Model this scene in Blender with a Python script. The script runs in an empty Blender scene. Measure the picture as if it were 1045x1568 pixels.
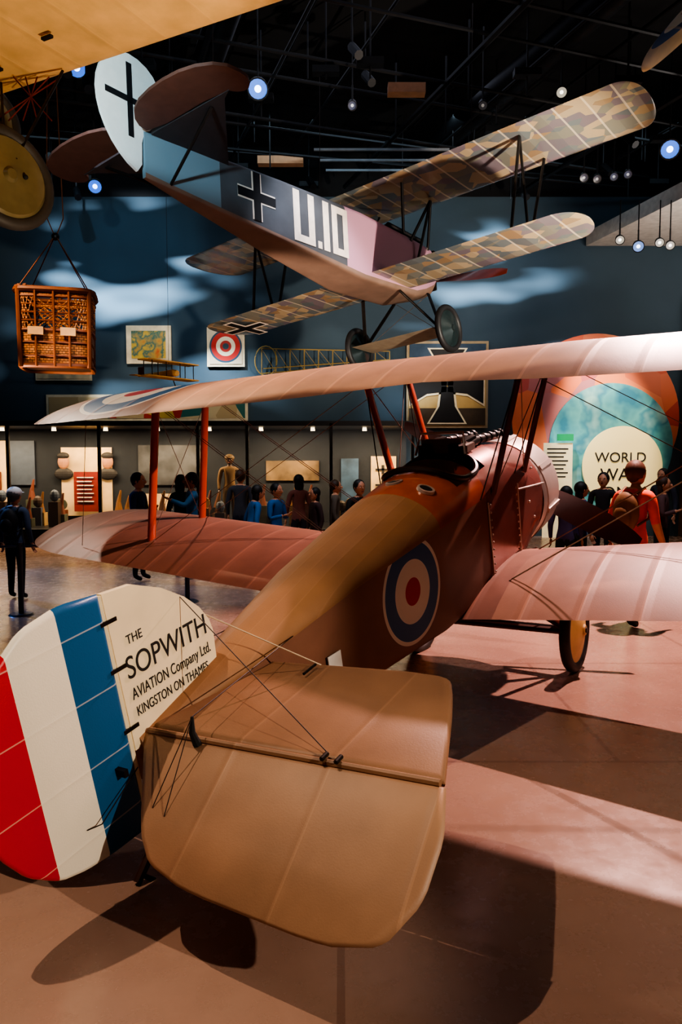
import bpy, math, random
from mathutils import Vector, Matrix
random.seed(4)
C=bpy.context; D=bpy.data
rad=math.radians
# ---------------------------------------------------------------- materials
def srgb(r,g,b):
    f=lambda c:(c/255/12.92 if c/255<=.04045 else ((c/255+.055)/1.055)**2.4)
    return (f(r),f(g),f(b),1)
class NB:
    def __init__(s,name):
        s.m=D.materials.new(name); s.m.use_nodes=True; s.nt=s.m.node_tree
        s.b=s.nt.nodes['Principled BSDF']; s.tc=s.n('ShaderNodeTexCoord')
        s.obj=s.tc.outputs['Object']; s._sep=None
    def n(s,t,**k):
        x=s.nt.nodes.new(t)
        for a,v in k.items(): setattr(x,a,v)
        return x
    def l(s,a,b): s.nt.links.new(a,b)
    def sep(s):
        if not s._sep:
            s._sep=s.n('ShaderNodeSeparateXYZ'); s.l(s.obj,s._sep.inputs[0])
        return s._sep.outputs
    def math(s,op,a,b=None,c=None):
        x=s.n('ShaderNodeMath',operation=op)
        for i,v in enumerate((a,b,c)):
            if v is None: continue
            if isinstance(v,(int,float)): x.inputs[i].default_value=v
            else: s.l(v,x.inputs[i])
        return x.outputs[0]
    def mix(s,fac,a,b,blend='MIX'):
        x=s.n('ShaderNodeMix',data_type='RGBA',blend_type=blend)
        for sock,v in ((x.inputs[0],fac),(x.inputs[6],a),(x.inputs[7],b)):
            if isinstance(v,(int,float)): sock.default_value=v
            elif isinstance(v,tuple): sock.default_value=v
            else: s.l(v,sock)
        return x.outputs[2]
    def noise(s,scale,detail=4,vec=None,rough=.5):
        x=s.n('ShaderNodeTexNoise'); x.inputs['Scale'].default_value=scale; x.inputs['Detail'].default_value=detail
        x.inputs['Roughness'].default_value=rough
        s.l(vec or s.obj,x.inputs['Vector']); return x.outputs['Fac']
    def ramp(s,fac,stops,interp='LINEAR'):
        x=s.n('ShaderNodeValToRGB'); cr=x.color_ramp; cr.interpolation=interp
        while len(cr.elements)<len(stops): cr.elements.new(.5)
        for e,(p,c) in zip(cr.elements,stops): e.position=p; e.color=c
        s.l(fac,x.inputs[0]); return x.outputs[0]
    def set(s,k,v):
        if isinstance(v,(int,float,tuple)): s.b.inputs[k].default_value=v
        else: s.l(v,s.b.inputs[k])
        return s
    def bump(s,h,strength=.3,dist=.01,prev=None):
        x=s.n('ShaderNodeBump'); x.inputs['Strength'].default_value=strength; x.inputs['Distance'].default_value=dist
        s.l(h,x.inputs['Height'])
        if prev: s.l(prev,x.inputs['Normal'])
        s.l(x.outputs[0],s.b.inputs['Normal']); return x.outputs[0]
_c={}
def simple(name,col,rough=.6,metal=0,var=.12,scale=8,emis=None,es=1,bump=0,coat=0,alpha=None):
    if name in _c: return _c[name]
    b=NB(name)
    f=b.noise(scale); 
    d=tuple(c*(1-var) for c in col[:3])+(1,); e=tuple(min(1,c*(1+var)) for c in col[:3])+(1,)
    b.set('Base Color',b.ramp(f,[(.3,d),(.7,e)])).set('Roughness',rough).set('Metallic',metal)
    if coat: b.set('Coat Weight',coat); b.set('Coat Roughness',.15)
    if emis: b.set('Emission Color',emis); b.set('Emission Strength',es)
    if bump: b.bump(b.noise(scale*8),.4,bump)
    if alpha is not None: b.set('Alpha',alpha)
    _c[name]=b.m; return b.m
def rings(b,col,c,axes,rr):
    sp=b.sep(); t=None
    for ax,v in zip(axes,c):
        q=b.math('POWER',b.math('ABSOLUTE',b.math('SUBTRACT',sp[ax],v)),2.)
        t=q if t is None else b.math('ADD',t,q)
    dist=b.math('SQRT',t)
    for r,cc in rr: col=b.mix(b.math('LESS_THAN',dist,r),col,cc)
    return col
BLUE=srgb(28,92,138); WHT=srgb(235,225,205); RED=srgb(190,25,35); CREAM=srgb(240,222,186)
# ---------------------------------------------------------------- mesh helpers
def mobj(name,vs,fs,mats,parent=None,smooth=None,mi=None):
    me=D.meshes.new(name); me.from_pydata([tuple(v) for v in vs],[],fs)
    if not isinstance(mats,(list,tuple)): mats=[mats]
    for m in mats: me.materials.append(m)
    if mi:
        for p,i in zip(me.polygons,mi): p.material_index=i
    me.validate(); me.update()
    if smooth is not None:
        for p in me.polygons: p.use_smooth=True
        try: me.set_sharp_from_angle(angle=rad(smooth))
        except Exception: pass
    o=D.objects.new(name,me); C.collection.objects.link(o)
    if parent: o.parent=parent
    return o
class G:
    """accumulates geometry with material slots"""
    def __init__(s): s.v=[];s.f=[];s.mi=[];s.mats=[]
    def m(s,mat):
        if mat not in s.mats: s.mats.append(mat)
        return s.mats.index(mat)
    def add(s,vs,fs,mat):
        k=len(s.v); i=s.m(mat); s.v+= [Vector(v) for v in vs]
        for f in fs: s.f.append(tuple(k+j for j in f)); s.mi.append(i)
    def box(s,lo,hi,mat,M=None):
        x0,y0,z0=lo;x1,y1,z1=hi
        vs=[Vector(p) for p in ((x0,y0,z0),(x1,y0,z0),(x1,y1,z0),(x0,y1,z0),(x0,y0,z1),(x1,y0,z1),(x1,y1,z1),(x0,y1,z1))]
        if M: vs=[M@v for v in vs]
        s.add(vs,[(3,2,1,0),(4,5,6,7),(0,1,5,4),(1,2,6,5),(2,3,7,6),(3,0,4,7)],mat)
    def tube(s,pts,r,mat,n=8,flat=None):
        pts=[Vector(p) for p in pts]; rs=r if isinstance(r,(list,tuple)) else [r]*len(pts)
        vs=[];fs=[]
        for i,p in enumerate(pts):
            t=(pts[min(i+1,len(pts)-1)]-pts[max(i-1,0)]).normalized()
            ref=flat if flat else (Vector((0,0,1)) if abs(t.z)<.9 else Vector((1,0,0)))
            a=(ref-t*ref.dot(t)).normalized(); b=t.cross(a)
            k=2.2 if flat else 1
            for j in range(n):
                w=2*math.pi*j/n; vs.append(p+a*math.cos(w)*rs[i]*k+b*math.sin(w)*rs[i])
        for i in range(len(pts)-1):
            for j in range(n): fs.append((i*n+j,i*n+(j+1)%n,(i+1)*n+(j+1)%n,(i+1)*n+j))
        fs.append(tuple(range(n))[::-1]); fs.append(tuple((len(pts)-1)*n+j for j in range(n)))
        s.add(vs,fs,mat)
    def lathe(s,prof,mat,M,n=32,close=False):
        # prof: (axial, radius); axis = local X
        vs=[];fs=[]
        for a,r in prof:
            for j in range(n):
                w=2*math.pi*j/n; vs.append(M@Vector((a,r*math.cos(w),r*math.sin(w))))
        k=len(prof)
        for i in range(k-1 if not close else k):
            i2=(i+1)%k
            for j in range(n): fs.append((i*n+j,i2*n+j,i2*n+(j+1)%n,i*n+(j+1)%n))
        s.add(vs,fs,mat)
    def sphere(s,c,r,mat,n=12,rot=None):
        c=Vector(c); r=(r,r,r) if isinstance(r,(int,float)) else r
        vs=[];fs=[];m=max(6,n//2+2)
        for i in range(m+1):
            th=math.pi*i/m
            for j in range(n):
                ph=2*math.pi*j/n; v=Vector((r[0]*math.sin(th)*math.cos(ph),r[1]*math.sin(th)*math.sin(ph),r[2]*math.cos(th)))
                if rot: v=rot@v
                vs.append(c+v)
        for i in range(m):
            for j in range(n): fs.append((i*n+j,(i+1)*n+j,(i+1)*n+(j+1)%n,i*n+(j+1)%n))
        s.add(vs,fs,mat)
    def poly(s,pts,thick,mat,nrm):
        """extruded flat polygon (pts list of 3D) """
        nrm=Vector(nrm).normalized()*thick/2; k=len(pts); P=[Vector(p) for p in pts]
        s.add([p+nrm for p in P]+[p-nrm for p in P],[tuple(range(k)),tuple(range(2*k-1,k-1,-1))]+[(i,k+i,k+(i+1)%k,(i+1)%k) for i in range(k)],mat)
    def obj(s,name,parent=None,smooth=40): return mobj(name,s.v,s.f,s.mats,parent,smooth,s.mi)
def empty(name,M=None):
    e=D.objects.new(name,None); C.collection.objects.link(e); e.empty_display_size=.2
    if M: e.matrix_world=M
    return e
def text(name,body,size,M,mat,parent=None,align='LEFT',width=None,ext=.001):
    cu=D.curves.new(name,'FONT'); cu.body=body; cu.size=size; cu.align_x=align; cu.extrude=ext; cu.materials.append(mat)
    o=D.objects.new(name,cu); C.collection.objects.link(o)
    sx=1
    if width: C.view_layer.update(); sx=width/max(.01,o.dimensions.x)
    if parent: o.parent=parent
    o.matrix_local=M@Matrix.Diagonal((sx,1,1,1)); return o
def smoothpoly(pts,it=2):
    for _ in range(it):
        q=[]
        for i in range(len(pts)):
            a=Vector(pts[i]);b=Vector(pts[(i+1)%len(pts)]); q+=[a*.75+b*.25,a*.25+b*.75]
        pts=q
    return pts
def airM(loc,yaw,pitch,roll):
    f=Vector((math.sin(yaw)*math.cos(pitch),math.cos(yaw)*math.cos(pitch),math.sin(pitch)))
    l0=Vector((-math.cos(yaw),math.sin(yaw),0)); u0=f.cross(l0)
    l=l0*math.cos(roll)+u0*math.sin(roll); u=f.cross(l)
    M=Matrix.Identity(4)
    for i in range(3): M[i][0]=f[i];M[i][1]=l[i];M[i][2]=u[i];M[i][3]=loc[i]
    return M
def wing(name,parent,st,mat,camber=.055,th=.07,n=14):
    vs=[];fs=[]
    T=[(1-math.cos(math.pi*i/n))/2 for i in range(n+1)]
    yt=lambda t:5*th*(.2969*math.sqrt(t)-.126*t-.3516*t*t+.2843*t**3-.1015*t**4)
    k=0
    for y,le,te,z in st:
        c=le-te
        prof=[(t,camber*4*t*(1-t)+yt(t)) for t in T[::-1]]+[(t,camber*4*t*(1-t)*.8-yt(t)*.6) for t in T[1:-1]]
        k=len(prof)
        for t,h in prof: vs.append((le-t*c,y,z+h*c+(1-t)*c*.025))
    m=len(st)
    for i in range(m-1):
        for j in range(k): fs.append((i*k+j,(i+1)*k+j,(i+1)*k+(j+1)%k,i*k+(j+1)%k))
    fs.append(tuple(range(k))); fs.append(tuple((m-1)*k+j for j in range(k))[::-1])
    return mobj(name,vs,fs,mat,parent,50)
def stations(y0,y1,le,te,z,tipx,tiplen,sgn,m=16,cut=None,eL=.5,eT=.35):
    out=[];
    ys=[y0+(y1-tiplen-y0)*i/8 for i in range(9)]+[y1-tiplen+tiplen*math.sin(math.pi/2*i/m) for i in range(1,m+1)]
    for y in ys:
        f=max(0,1-max(0,(y-(y1-tiplen))/tiplen)**2)
        a=tipx+(le-tipx)*max(f**eL,.01); b=tipx+(te-tipx)*max(f**eT,.01)
        if cut and y<cut[0]: b+=cut[1]*(1-(y/cut[0])**4)
        out.append((sgn*y,a,b,z(y)))
    return out if sgn>0 else out[::-1]
def fus(name,parent,secs,mats,n=48,holes=None,matf=None,sm=35):
    vs=[];fs=[];mi=[]
    sg=lambda v:1 if v>=0 else -1
    for (x,hw,zb,zc,zt,eb,et) in secs:
        for j in range(n):
            w=2*math.pi*(j+.5)/n; c=math.cos(w);s=math.sin(w); e=et if s>0 else eb
            vs.append((x,hw*sg(c)*abs(c)**(2/e),zc+((zt-zc) if s>0 else (zc-zb))*sg(s)*abs(s)**(2/e)))
    for i in range(len(secs)-1):
        for j in range(n):
            f=(i*n+j,i*n+(j+1)%n,(i+1)*n+(j+1)%n,(i+1)*n+j)
            w=2*math.pi*(j+1)/n
            if holes and holes((secs[i][0]+secs[i+1][0])/2,w): continue
            fs.append(f); mi.append(matf((secs[i][0]+secs[i+1][0])/2,w) if matf else 0)
    fs.append(tuple(range(n))[::-1]);mi.append(0);fs.append(tuple((len(secs)-1)*n+j for j in range(n)));mi.append(0)
    return mobj(name,vs,fs,mats,parent,sm,mi)
def densify(secs,step=.12):
    out=[]
    for a,b in zip(secs,secs[1:]):
        k=max(1,int(abs(a[0]-b[0])/step))
        for i in range(k): out.append(tuple(p+(q-p)*i/k for p,q in zip(a,b)))
    out.append(secs[-1]); return out
RX=Matrix.Rotation(rad(90),4,'X')
def T(x,y,z): return Matrix.Translation((x,y,z))

# ================================================================ ROOM
H=1.7316
def wallmat(name,c1,c2,scale=.6,rough=.85):
    b=NB(name); f=b.noise(scale,3); b.set('Base Color',b.ramp(f,[(.3,c1),(.7,c2)])).set('Roughness',rough)
    b.bump(b.noise(90),.1,.002); return b.m
wm=wallmat('blue_wall_paint',srgb(64,80,90),srgb(72,90,102))
bk=wallmat('black_paint',(.004,.004,.005,1),(.007,.007,.008,1))
b=NB('polished_floor')
f1=b.noise(1.1,6); f2=b.noise(7,8,rough=.7)
col=b.mix(b.math('MULTIPLY',f2,.5),b.ramp(f1,[(.3,srgb(160,126,110)),(.7,srgb(182,148,130))]),srgb(136,104,88))
br=b.n('ShaderNodeTexBrick'); br.inputs['Scale'].default_value=.28; br.inputs['Mortar Size'].default_value=.004
br.inputs['Brick Width'].default_value=.9; br.inputs['Row Height'].default_value=.6
b.l(b.obj,br.inputs['Vector']); col=b.mix(b.math('MULTIPLY',br.outputs['Fac'],.35),col,srgb(90,60,50))
b.set('Base Color',col).set('Roughness',b.ramp(f2,[(.3,(.2,.2,.2,1)),(.75,(.34,.34,.34,1))]))
b.bump(f2,.08,.004); floorm=b.m
def slab(name,lo,hi,m):
    g=G(); g.box(lo,hi,m); return g.obj(name,None,None)
slab('floor',(-12,-6,-.1),(12,17.6,0),floorm)
slab('wall_back',(-12,17.6,0),(12,17.8,7.7),wm)
slab('wall_back_upper',(-12,17.6,7.7),(12,17.8,8.8),bk)
slab('wall_left',(-12.2,-6,0),(-12,17.8,8.8),wm)
slab('wall_right',(12,-6,0),(12.2,17.8,8.8),wm)
slab('wall_front',(-12,-6.2,0),(12,-6,8.8),bk)
slab('ceiling',(-12.2,-6.2,8.8),(12.2,17.8,9),bk)
g=G(); sofm=simple('soffit_plaster',srgb(190,184,176),.9)
g.poly([(5.55,17.55,6.75),(6.35,14.3,6.75),(8.2,8.2,6.75),(11.9,8.2,6.75),(11.9,17.55,6.75)],.3,sofm,(0,0,1)); g.obj('ceiling_soffit',None,None)
# ceiling services
pm=simple('dark_pipe',srgb(40,40,42),.5,.5); duct=simple('duct_grey',srgb(30,30,32),.5,.5); tan=simple('tan_vent',srgb(170,125,90),.6)
g=G()
d1=Vector((-.33,.944,0)); d2=Vector((.944,.33,0))
for k in range(-9,12):
    o=Vector((1.6,12.5,0))+d2*(k*1.25)
    a=o-d1*5; c_=o+d1*4.6
    if c_.y>17.4: c_=a+(c_-a)*((17.4-a.y)/(c_.y-a.y))
    z=7.65+.25*((k*7)%3)
    g.tube([a+Vector((0,0,z)),c_+Vector((0,0,z))],.025 if k%3 else .05,pm,6)
    if k%2==0: g.tube([a+Vector((.12,0,z+.12)),c_+Vector((.12,0,z+.12))],.015,pm,6)
    if k%4==1: g.tube([a+Vector((.3,0,8.2)),c_+Vector((.3,0,8.2))],.24,duct,12)
for k in range(-4,5):
    o=Vector((0,13,0))+d1*(k*1.1); z=7.9-.2*(k%2)
    p=[o-d2*9,o+d2*9]; p=[Vector((q.x,min(q.y,17.3),z)) for q in p]
    g.tube(p,.03,pm,6)
for k in range(60):
    x=random.uniform(-6,7);y=random.uniform(11,16.5); zz=random.uniform(7.2,7.8); g.tube([(x,y,8.75),(x,y,zz)],.015,pm,5)
    if k%3==0: g.box((x-.2,y-.08,7.5),(x+.2,y+.08,7.6),duct)
    if k%3==1: g.tube([(x,y,zz),(x+.1,y-.2,zz-.22)],.07,pm,8)
for x,y,w in ((-1.2,15.5,.45),(1.05,12.6,.3)): g.box((x-w,y-.1,7.6),(x+w,y+.1,7.75),tan)
for i in range(3): g.box((-.5+i*.1,14.4+i*.5,7.45),(2.0,14.44+i*.5,7.49),simple('white_strut',srgb(120,125,130),.5))
g.obj('ceiling_pipework',None,40)
# ---------------------------------------------------------------- spot fixtures
fixm=simple('fixture_black',(.012,.012,.014,1),.5)
def fixture(p,aim,colr,s=3,r=.1):
    g=G(); p=Vector(p); d=(Vector(aim)-p).normalized(); M=Matrix.Translation(p)@d.to_track_quat('X','Z').to_matrix().to_4x4()
    g.lathe([(-.26,.001),(-.26,r*.6),(-.1,r*.95),(.08,r*1.1),(.08,r*.95)],fixm,M,16)
    g.lathe([(.06,r*.95),(.055,r*.35)],simple('lens_%d'%int(colr[0]*100),(.1,.12,.2,1),.3,emis=colr,es=s*.25),M,16)
    g.lathe([(.055,r*.35),(.05,.001)],simple('lamp_%d'%int(colr[0]*100),(.8,.85,1,1),.3,emis=tuple(c*.5+.5 for c in colr[:3])+(1,),es=s*1.1),M,16)
    g.tube([p,p+Vector((0,0,.3))],.015,fixm,6); g.tube([p+Vector((0,0,.3)),(p.x,p.y,6.62 if p.x>5.15 and p.y>13.5 and p.z<6.6 else 8.78)],.012,fixm,5)
    return g.obj('ceiling_spotlight',None,40)
B1=(.05,.22,1,1); W1=(1,.8,.5,1)
for p,c,s,r in (((-4.03,12,7.73),B1,3,.14),((-1.27,12,7.42),(.08,.28,1,1),3.2,.15),((-4.42,14,6.67),B1,2.2,.12),((5.47,13,6.92),(.06,.25,1,1),3.2,.15),
                ((5.25,14.6,5.9),(1,.9,.7,1),1.6,.08),((5.6,14.6,5.78),(.3,.5,1,1),2.2,.1),((6.0,14.6,5.85),W1,1.6,.08),((6.2,14.6,5.8),W1,1.6,.08),
                ((2.26,12.5,7.4),(.9,.8,.7,1),.1,.07),((3.37,12,7.37),(1,.82,.52,1),.4,.08),((.18,12.5,7.4),(.95,.8,.5,1),.06,.07),((4.9,14,6.84),(.7,.8,1,1),.2,.07),((5.15,14,6.88),(.72,.8,1,1),.15,.07),((4.6,14,6.8),(.93,.8,.5,1),.1,.07),((4.3,13.8,6.75),(.91,.8,.5,1),.06,.07)):
    fixture(p,(p[0]*.3,2,0),c,s,r)

# ================================================================ MAIN BIPLANE
def fabric(name,base,rings_l=(),ribs=None,rib_off=0,rough=.5,ribw=.024,light=.5,axis=1,dark=None,extra=None):
    b=NB(name); f=b.noise(3.5,6); f2=b.noise(160,2)
    lo=tuple(c*.84 for c in base[:3])+(1,); hi=tuple(min(1,c*1.12) for c in base[:3])+(1,)
    col=b.ramp(f,[(.3,lo),(.7,hi)])
    for c,ax,rr in rings_l: col=rings(b,col,c,ax,rr)
    if extra: col=extra(b,col)
    h=b.math('MULTIPLY',f2,.08)
    if ribs:
        y=b.math('ADD',b.sep()[axis],10+rib_off); fr=b.math('PINGPONG',y,ribs/2)
        line=b.math('LESS_THAN',fr,ribw/2)
        lc=tuple(min(1,c*(1+light)+.01) for c in base[:3])+(1,)
        col=b.mix(b.math('MULTIPLY',line,.7),col,b.mix(.5,col,lc))
        edge=b.math('MULTIPLY',b.math('ADD',b.math('SMOOTH_MIN',fr,ribw*2,.01),0),-14)
        h=b.math('ADD',h,edge)
        b.set('Specular IOR Level',.4)
    b.set('Base Color',col).set('Roughness',rough); b.bump(h,.5,.012)
    return b.m
MB=airM((1.6992,7.1933,1.5889),.5462,.2146,-.0224)
bp=empty('biplane',MB)
RR=lambda R:[(R,BLUE),(R*.66,WHT),(R*.31,RED)]
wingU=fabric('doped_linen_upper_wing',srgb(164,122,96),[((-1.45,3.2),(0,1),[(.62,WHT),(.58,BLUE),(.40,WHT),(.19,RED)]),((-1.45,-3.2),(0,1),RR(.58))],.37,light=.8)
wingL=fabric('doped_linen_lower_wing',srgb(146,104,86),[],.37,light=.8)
zl=lambda y:-.42+.085*y
zu=lambda y:1.135-.085*y/4.4
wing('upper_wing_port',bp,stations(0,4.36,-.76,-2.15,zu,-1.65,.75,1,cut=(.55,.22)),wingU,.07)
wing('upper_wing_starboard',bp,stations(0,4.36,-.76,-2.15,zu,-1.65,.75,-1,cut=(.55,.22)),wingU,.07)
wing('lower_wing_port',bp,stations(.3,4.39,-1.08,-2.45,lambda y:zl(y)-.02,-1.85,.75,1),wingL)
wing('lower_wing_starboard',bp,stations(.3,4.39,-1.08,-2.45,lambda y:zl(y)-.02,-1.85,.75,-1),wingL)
# fuselage
fusm=fabric('doped_linen_fuselage_shade',srgb(136,94,74),[((-3.04,0.01),(0,2),[(.325,WHT),(.30,BLUE),(.195,WHT),(.085,RED)])])  # same linen as the decking, side shade put into the darker base colour
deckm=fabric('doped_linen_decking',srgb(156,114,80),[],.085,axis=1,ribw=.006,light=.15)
b=NB('varnished_plywood'); w=b.n('ShaderNodeTexWave'); w.inputs['Scale'].default_value=2.5; w.inputs['Distortion'].default_value=5; w.inputs['Detail'].default_value=3
mp=b.n('ShaderNodeMapping'); mp.inputs['Scale'].default_value=(.4,4,4); b.l(b.obj,mp.inputs[0]); b.l(mp.outputs[0],w.inputs['Vector'])
b.set('Base Color',b.ramp(w.outputs['Fac'],[(.2,srgb(160,76,38)),(.8,srgb(172,84,44))])).set('Roughness',.3).set('Coat Weight',.5); plym=b.m
nosem=simple('painted_metal_panel',srgb(172,112,102),.25,.45,coat=.4,scale=3)
alum=simple('cowl_aluminium',srgb(205,190,180),.32,.5,scale=2,var=.15)
steel=simple('dark_steel',srgb(60,55,52),.4,.8); blackm=simple('matt_black',(.01,.01,.01,1),.8)
NS=[(-.72,.455,-.455,.02,.47,2,2),(-.95,.44,-.45,.1,.52,2.8,2),(-1.3,.41,-.44,.22,.58,7,2.1),(-1.7,.39,-.435,.28,.60,14,2.1),(-1.9,.385,-.43,.28,.58,14,2.1)]
RS=[(-1.9,.385,-.43,.28,.58,14,2.1),(-2.25,.375,-.43,.28,.55,14,2.0),(-2.65,.36,-.42,.27,.51,14,1.9),(-3.6,.27,-.34,.22,.37,14,1.85),(-4.3,.165,-.22,.13,.235,12,1.85),(-4.97,.035,-.12,.04,.085,8,2)]
hole=lambda x,w:(-2.22<x<-1.70) and (rad(38)<w<rad(142))
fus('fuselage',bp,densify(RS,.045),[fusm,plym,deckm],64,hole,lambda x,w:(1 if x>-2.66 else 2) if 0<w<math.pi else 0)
fus('nose_panels',bp,densify(NS,.045),nosem,64,hole)
g=G(); I=Matrix.Identity(4)
g.lathe([(-.40,.30),(-.34,.36),(-.31,.41),(-.34,.455),(-.42,.478),(-.74,.482),(-.74,.46),(-.45,.455),(-.38,.40)],alum,I,48,True)
for a in range(0,360,45):
    Mr=Matrix.Rotation(rad(a+15),4,'X'); g.box((-.73,-.02,.478),(-.42,.02,.492),alum,Mr)
for a in range(9):
    Mr=Matrix.Rotation(rad(a*40),4,'X')
    g.lathe([(.0,.03),(.0,.075)]+[(0.012*(i%2)+.02*i,.085-.012*(i%2)) for i in range(12)],steel,Mr@T(-.55,0,.14)@Matrix.Rotation(rad(-90),4,'Y'),12)
g.lathe([(-.3,.001),(-.3,.1),(-.65,.14),(-.65,.001)],steel,I,20)
g.lathe([(-.70,.47),(-.76,.474),(-.80,.458)],alum,I,48)
g.obj('engine_cowl',bp)
# cockpit interior + coaming
g=G(); wood=simple('dark_wood',srgb(70,35,20),.5); leather=simple('leather_coaming',srgb(40,22,16),.4,coat=.3)
g.box((-2.3,-.33,-.40),(-1.6,.33,-.36),wood); g.box((-2.28,-.22,-.36),(-2.2,.22,.3),simple('leather',srgb(60,28,15),.5)); g.box((-1.66,-.33,-.3),(-1.62,.33,.42),blackm)
g.tube([(-1.66,-.15,.4),(-1.66,.15,.4)],.05,steel,10)
for y in (-.15,.0,.15): g.lathe([(-.02,.05),(-.03,.045),(-.03,.001)],alum,T(-1.66,y,.3),16)
for y in (-.34,.32): g.box((-2.3,y,-.35),(-1.65,y+.02,.25),blackm)
pts=[]
for i in range(41):
    a=2*math.pi*i/40; x=-1.96+.275*math.copysign(abs(math.cos(a))**.7,math.cos(a)); w=rad(90)+rad(53)*math.copysign(abs(math.sin(a))**.8,math.sin(a))
    hwv,zt=.384,.575; c=math.cos(w);s=math.sin(w)
    pts.append((x,hwv*(1 if c>=0 else -1)*abs(c)**.95*1.0,.28+(zt-.28)*s**.95+.006))
g.tube(pts,.022,leather,8)
for x,wd in ((-2.42,82),(-2.46,122)):
    w=rad(wd); hwv=.37;zt=.53
    P=Vector((x,hwv*math.cos(w),.28+(zt-.28)*math.sin(w))); nn=Vector((0,math.cos(w)*.7,math.sin(w))).normalized()
    M=Matrix.Translation(P)@nn.to_track_quat('X','Z').to_matrix().to_4x4()
    g.lathe([(-.01,.062),(.010,.06),(.012,.046),(.004,.044)],alum,M,20); g.lathe([(.006,.046),(.006,.0005)],blackm,M,20)
# guns & hump, windscreen
for y in (-.12,.12):
    g.tube([(-1.76,y,.60),(-1.4,y,.61),(-1.35,y,.605),(-.75,y,.545)],[.045,.05,.034,.032],steel,10)
    g.box((-1.78,y-.04,.55),(-1.42,y+.04,.655),steel); g.box((-1.70,y-.075,.58),(-1.55,y+.075,.63),alum)
    for k in range(5): g.lathe([(0,.030),(0,.038),(.03,.038),(.03,.030)],steel,T(-1.3+k*.12,y,.60-.01*k),12)
g.box((-1.72,-.16,.58),(-1.69,.16,.69),simple('padded_windscreen',srgb(150,95,60),.5))
g.tube([(-1.76,-.2,.58),(-1.69,-.17,.73),(-1.69,.17,.73),(-1.76,.2,.58)],.01,alum,6)
g.obj('cockpit_fittings',bp)
# panel lines on nose
g=G()
for x in (-1.89,-1.3): 
    for s in (-1,1): g.tube([(x,s*(.392 if x<-1.5 else .405),-.40),(x,s*(.392 if x<-1.5 else .412),.25)],.007,alum,6)
for i in range(12):
    for x in (-1.86,-1.33): g.sphere((x,-.396 if x<-1.5 else -.408,-.38+i*.055),.008,alum,6)
g.tube([(-1.3,-.415,.2),(-.75,-.45,.12)],.008,alum,6)
for (x,z) in ((-1.0,.3),(-1.0,-.1),(-1.1,.05)): g.sphere((x,-.43,z),.012,alum,8)
g.obj('nose_fasteners',bp)
# struts
strutm=simple('varnished_spruce',srgb(190,78,42),.3,coat=.4,var=.05); wirem=simple('bracing_wire',srgb(150,130,115),.4,.6); dwire=simple('dark_wire',srgb(50,38,34),.5,.4)
cabd=simple('cabane_dark',srgb(90,40,28),.35)
g=G(); F=Vector((1,0,0)); YS=2.88
for s in (1,-1):
    g.tube([(-.93,s*YS,1.11),(-1.30,s*YS,zl(YS)+.07)],.022,strutm,10,F)
    g.tube([(-1.64,s*YS,1.11),(-2.02,s*YS,zl(YS)+.07)],.022,strutm,10,F)
    for x in (-.93,-1.64):
        g.tube([(x,s*.62,1.17),(x-.12,s*.385,.28)],.020,strutm if s>0 else cabd,10,F)
        g.tube([(x,s*.62,1.17),(x-.12-.25,s*.385,.30)],.005,dwire,6)
    g.tube([(-.93,s*.62,1.17),(-1.76,s*.385,.28)],.004,wirem,5); g.tube([(-1.64,s*.62,1.17),(-1.05,s*.385,.28)],.004,wirem,5)
    for dx in (0,-.72):
        for o in (0,.03):
            g.tube([(-1.30+dx+o,s*.40,-.37),(-.93+dx+o,s*(YS-.03),1.09)],.003,wirem,5)
        g.tube([(-.93+dx,s*.62,1.15),(-1.30+dx,s*(YS-.03),zl(2.9)+.07)],.003,wirem,5)
    g.tube([(-.93,s*YS,1.06),(-2.02,s*YS,zl(YS)+.08)],.003,wirem,5); g.tube([(-1.64,s*YS,1.06),(-1.3,s*YS,zl(YS)+.08)],.003,wirem,5)
    g.tube([(-1.95,s*3.5,1.07),(-2.3,s*3.5,zl(3.5)+.04)],.003,wirem,5)
g.obj('struts_and_rigging',bp)
# undercarriage
g=G(); ZW=-1.06; XW=-1.0; tyre=simple('grey_tyre',srgb(60,55,52),.6,bump=.002); hub=simple('wheel_cover',srgb(205,165,105),.5)
for s in (1,-1):
    g.tube([(-.85,s*.36,-.42),(XW,s*.62,ZW)],.018,cabd,10,F); g.tube([(-1.75,s*.36,-.42),(XW,s*.62,ZW)],.018,cabd,10,F)
    M=T(XW,s*.70,ZW)@Matrix.Rotation(rad(90),4,'Z')
    prof=[(math.cos(a)*.045,.31+math.sin(a)*.045) for a in [2*math.pi*i/12 for i in range(12)]]
    g.lathe(prof,tyre,M,40,True); g.lathe([(.02,.28),(.075*1,.05),(.09,.04),(.09,.001)],hub,M,32); g.lathe([(-.02,.28),(-.075,.05),(-.09,.04),(-.09,.001)],hub,M,32)
g.tube([(XW,-.8,ZW),(XW,.8,ZW)],.022,steel,10); g.tube([(XW-.06,-.62,ZW),(XW-.06,.62,ZW)],.03,wood,8)
g.tube([(-.85,-.36,-.42),(XW,.62,ZW)],.004,wirem,5); g.tube([(-.85,.36,-.42),(XW,-.62,ZW)],.004,wirem,5)
# tail skid
g.tube([(-4.62,0,-.17),(-4.86,0,-.30),(-5.12,0,-.5)],[.018,.022,.018],wood,8); g.box((-5.16,-.03,-.545),(-5.05,.03,-.52),steel); g.tube([(-4.9,0,-.12),(-4.86,0,-.3)],.012,steel,6)
g.obj('undercarriage',bp)
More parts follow.
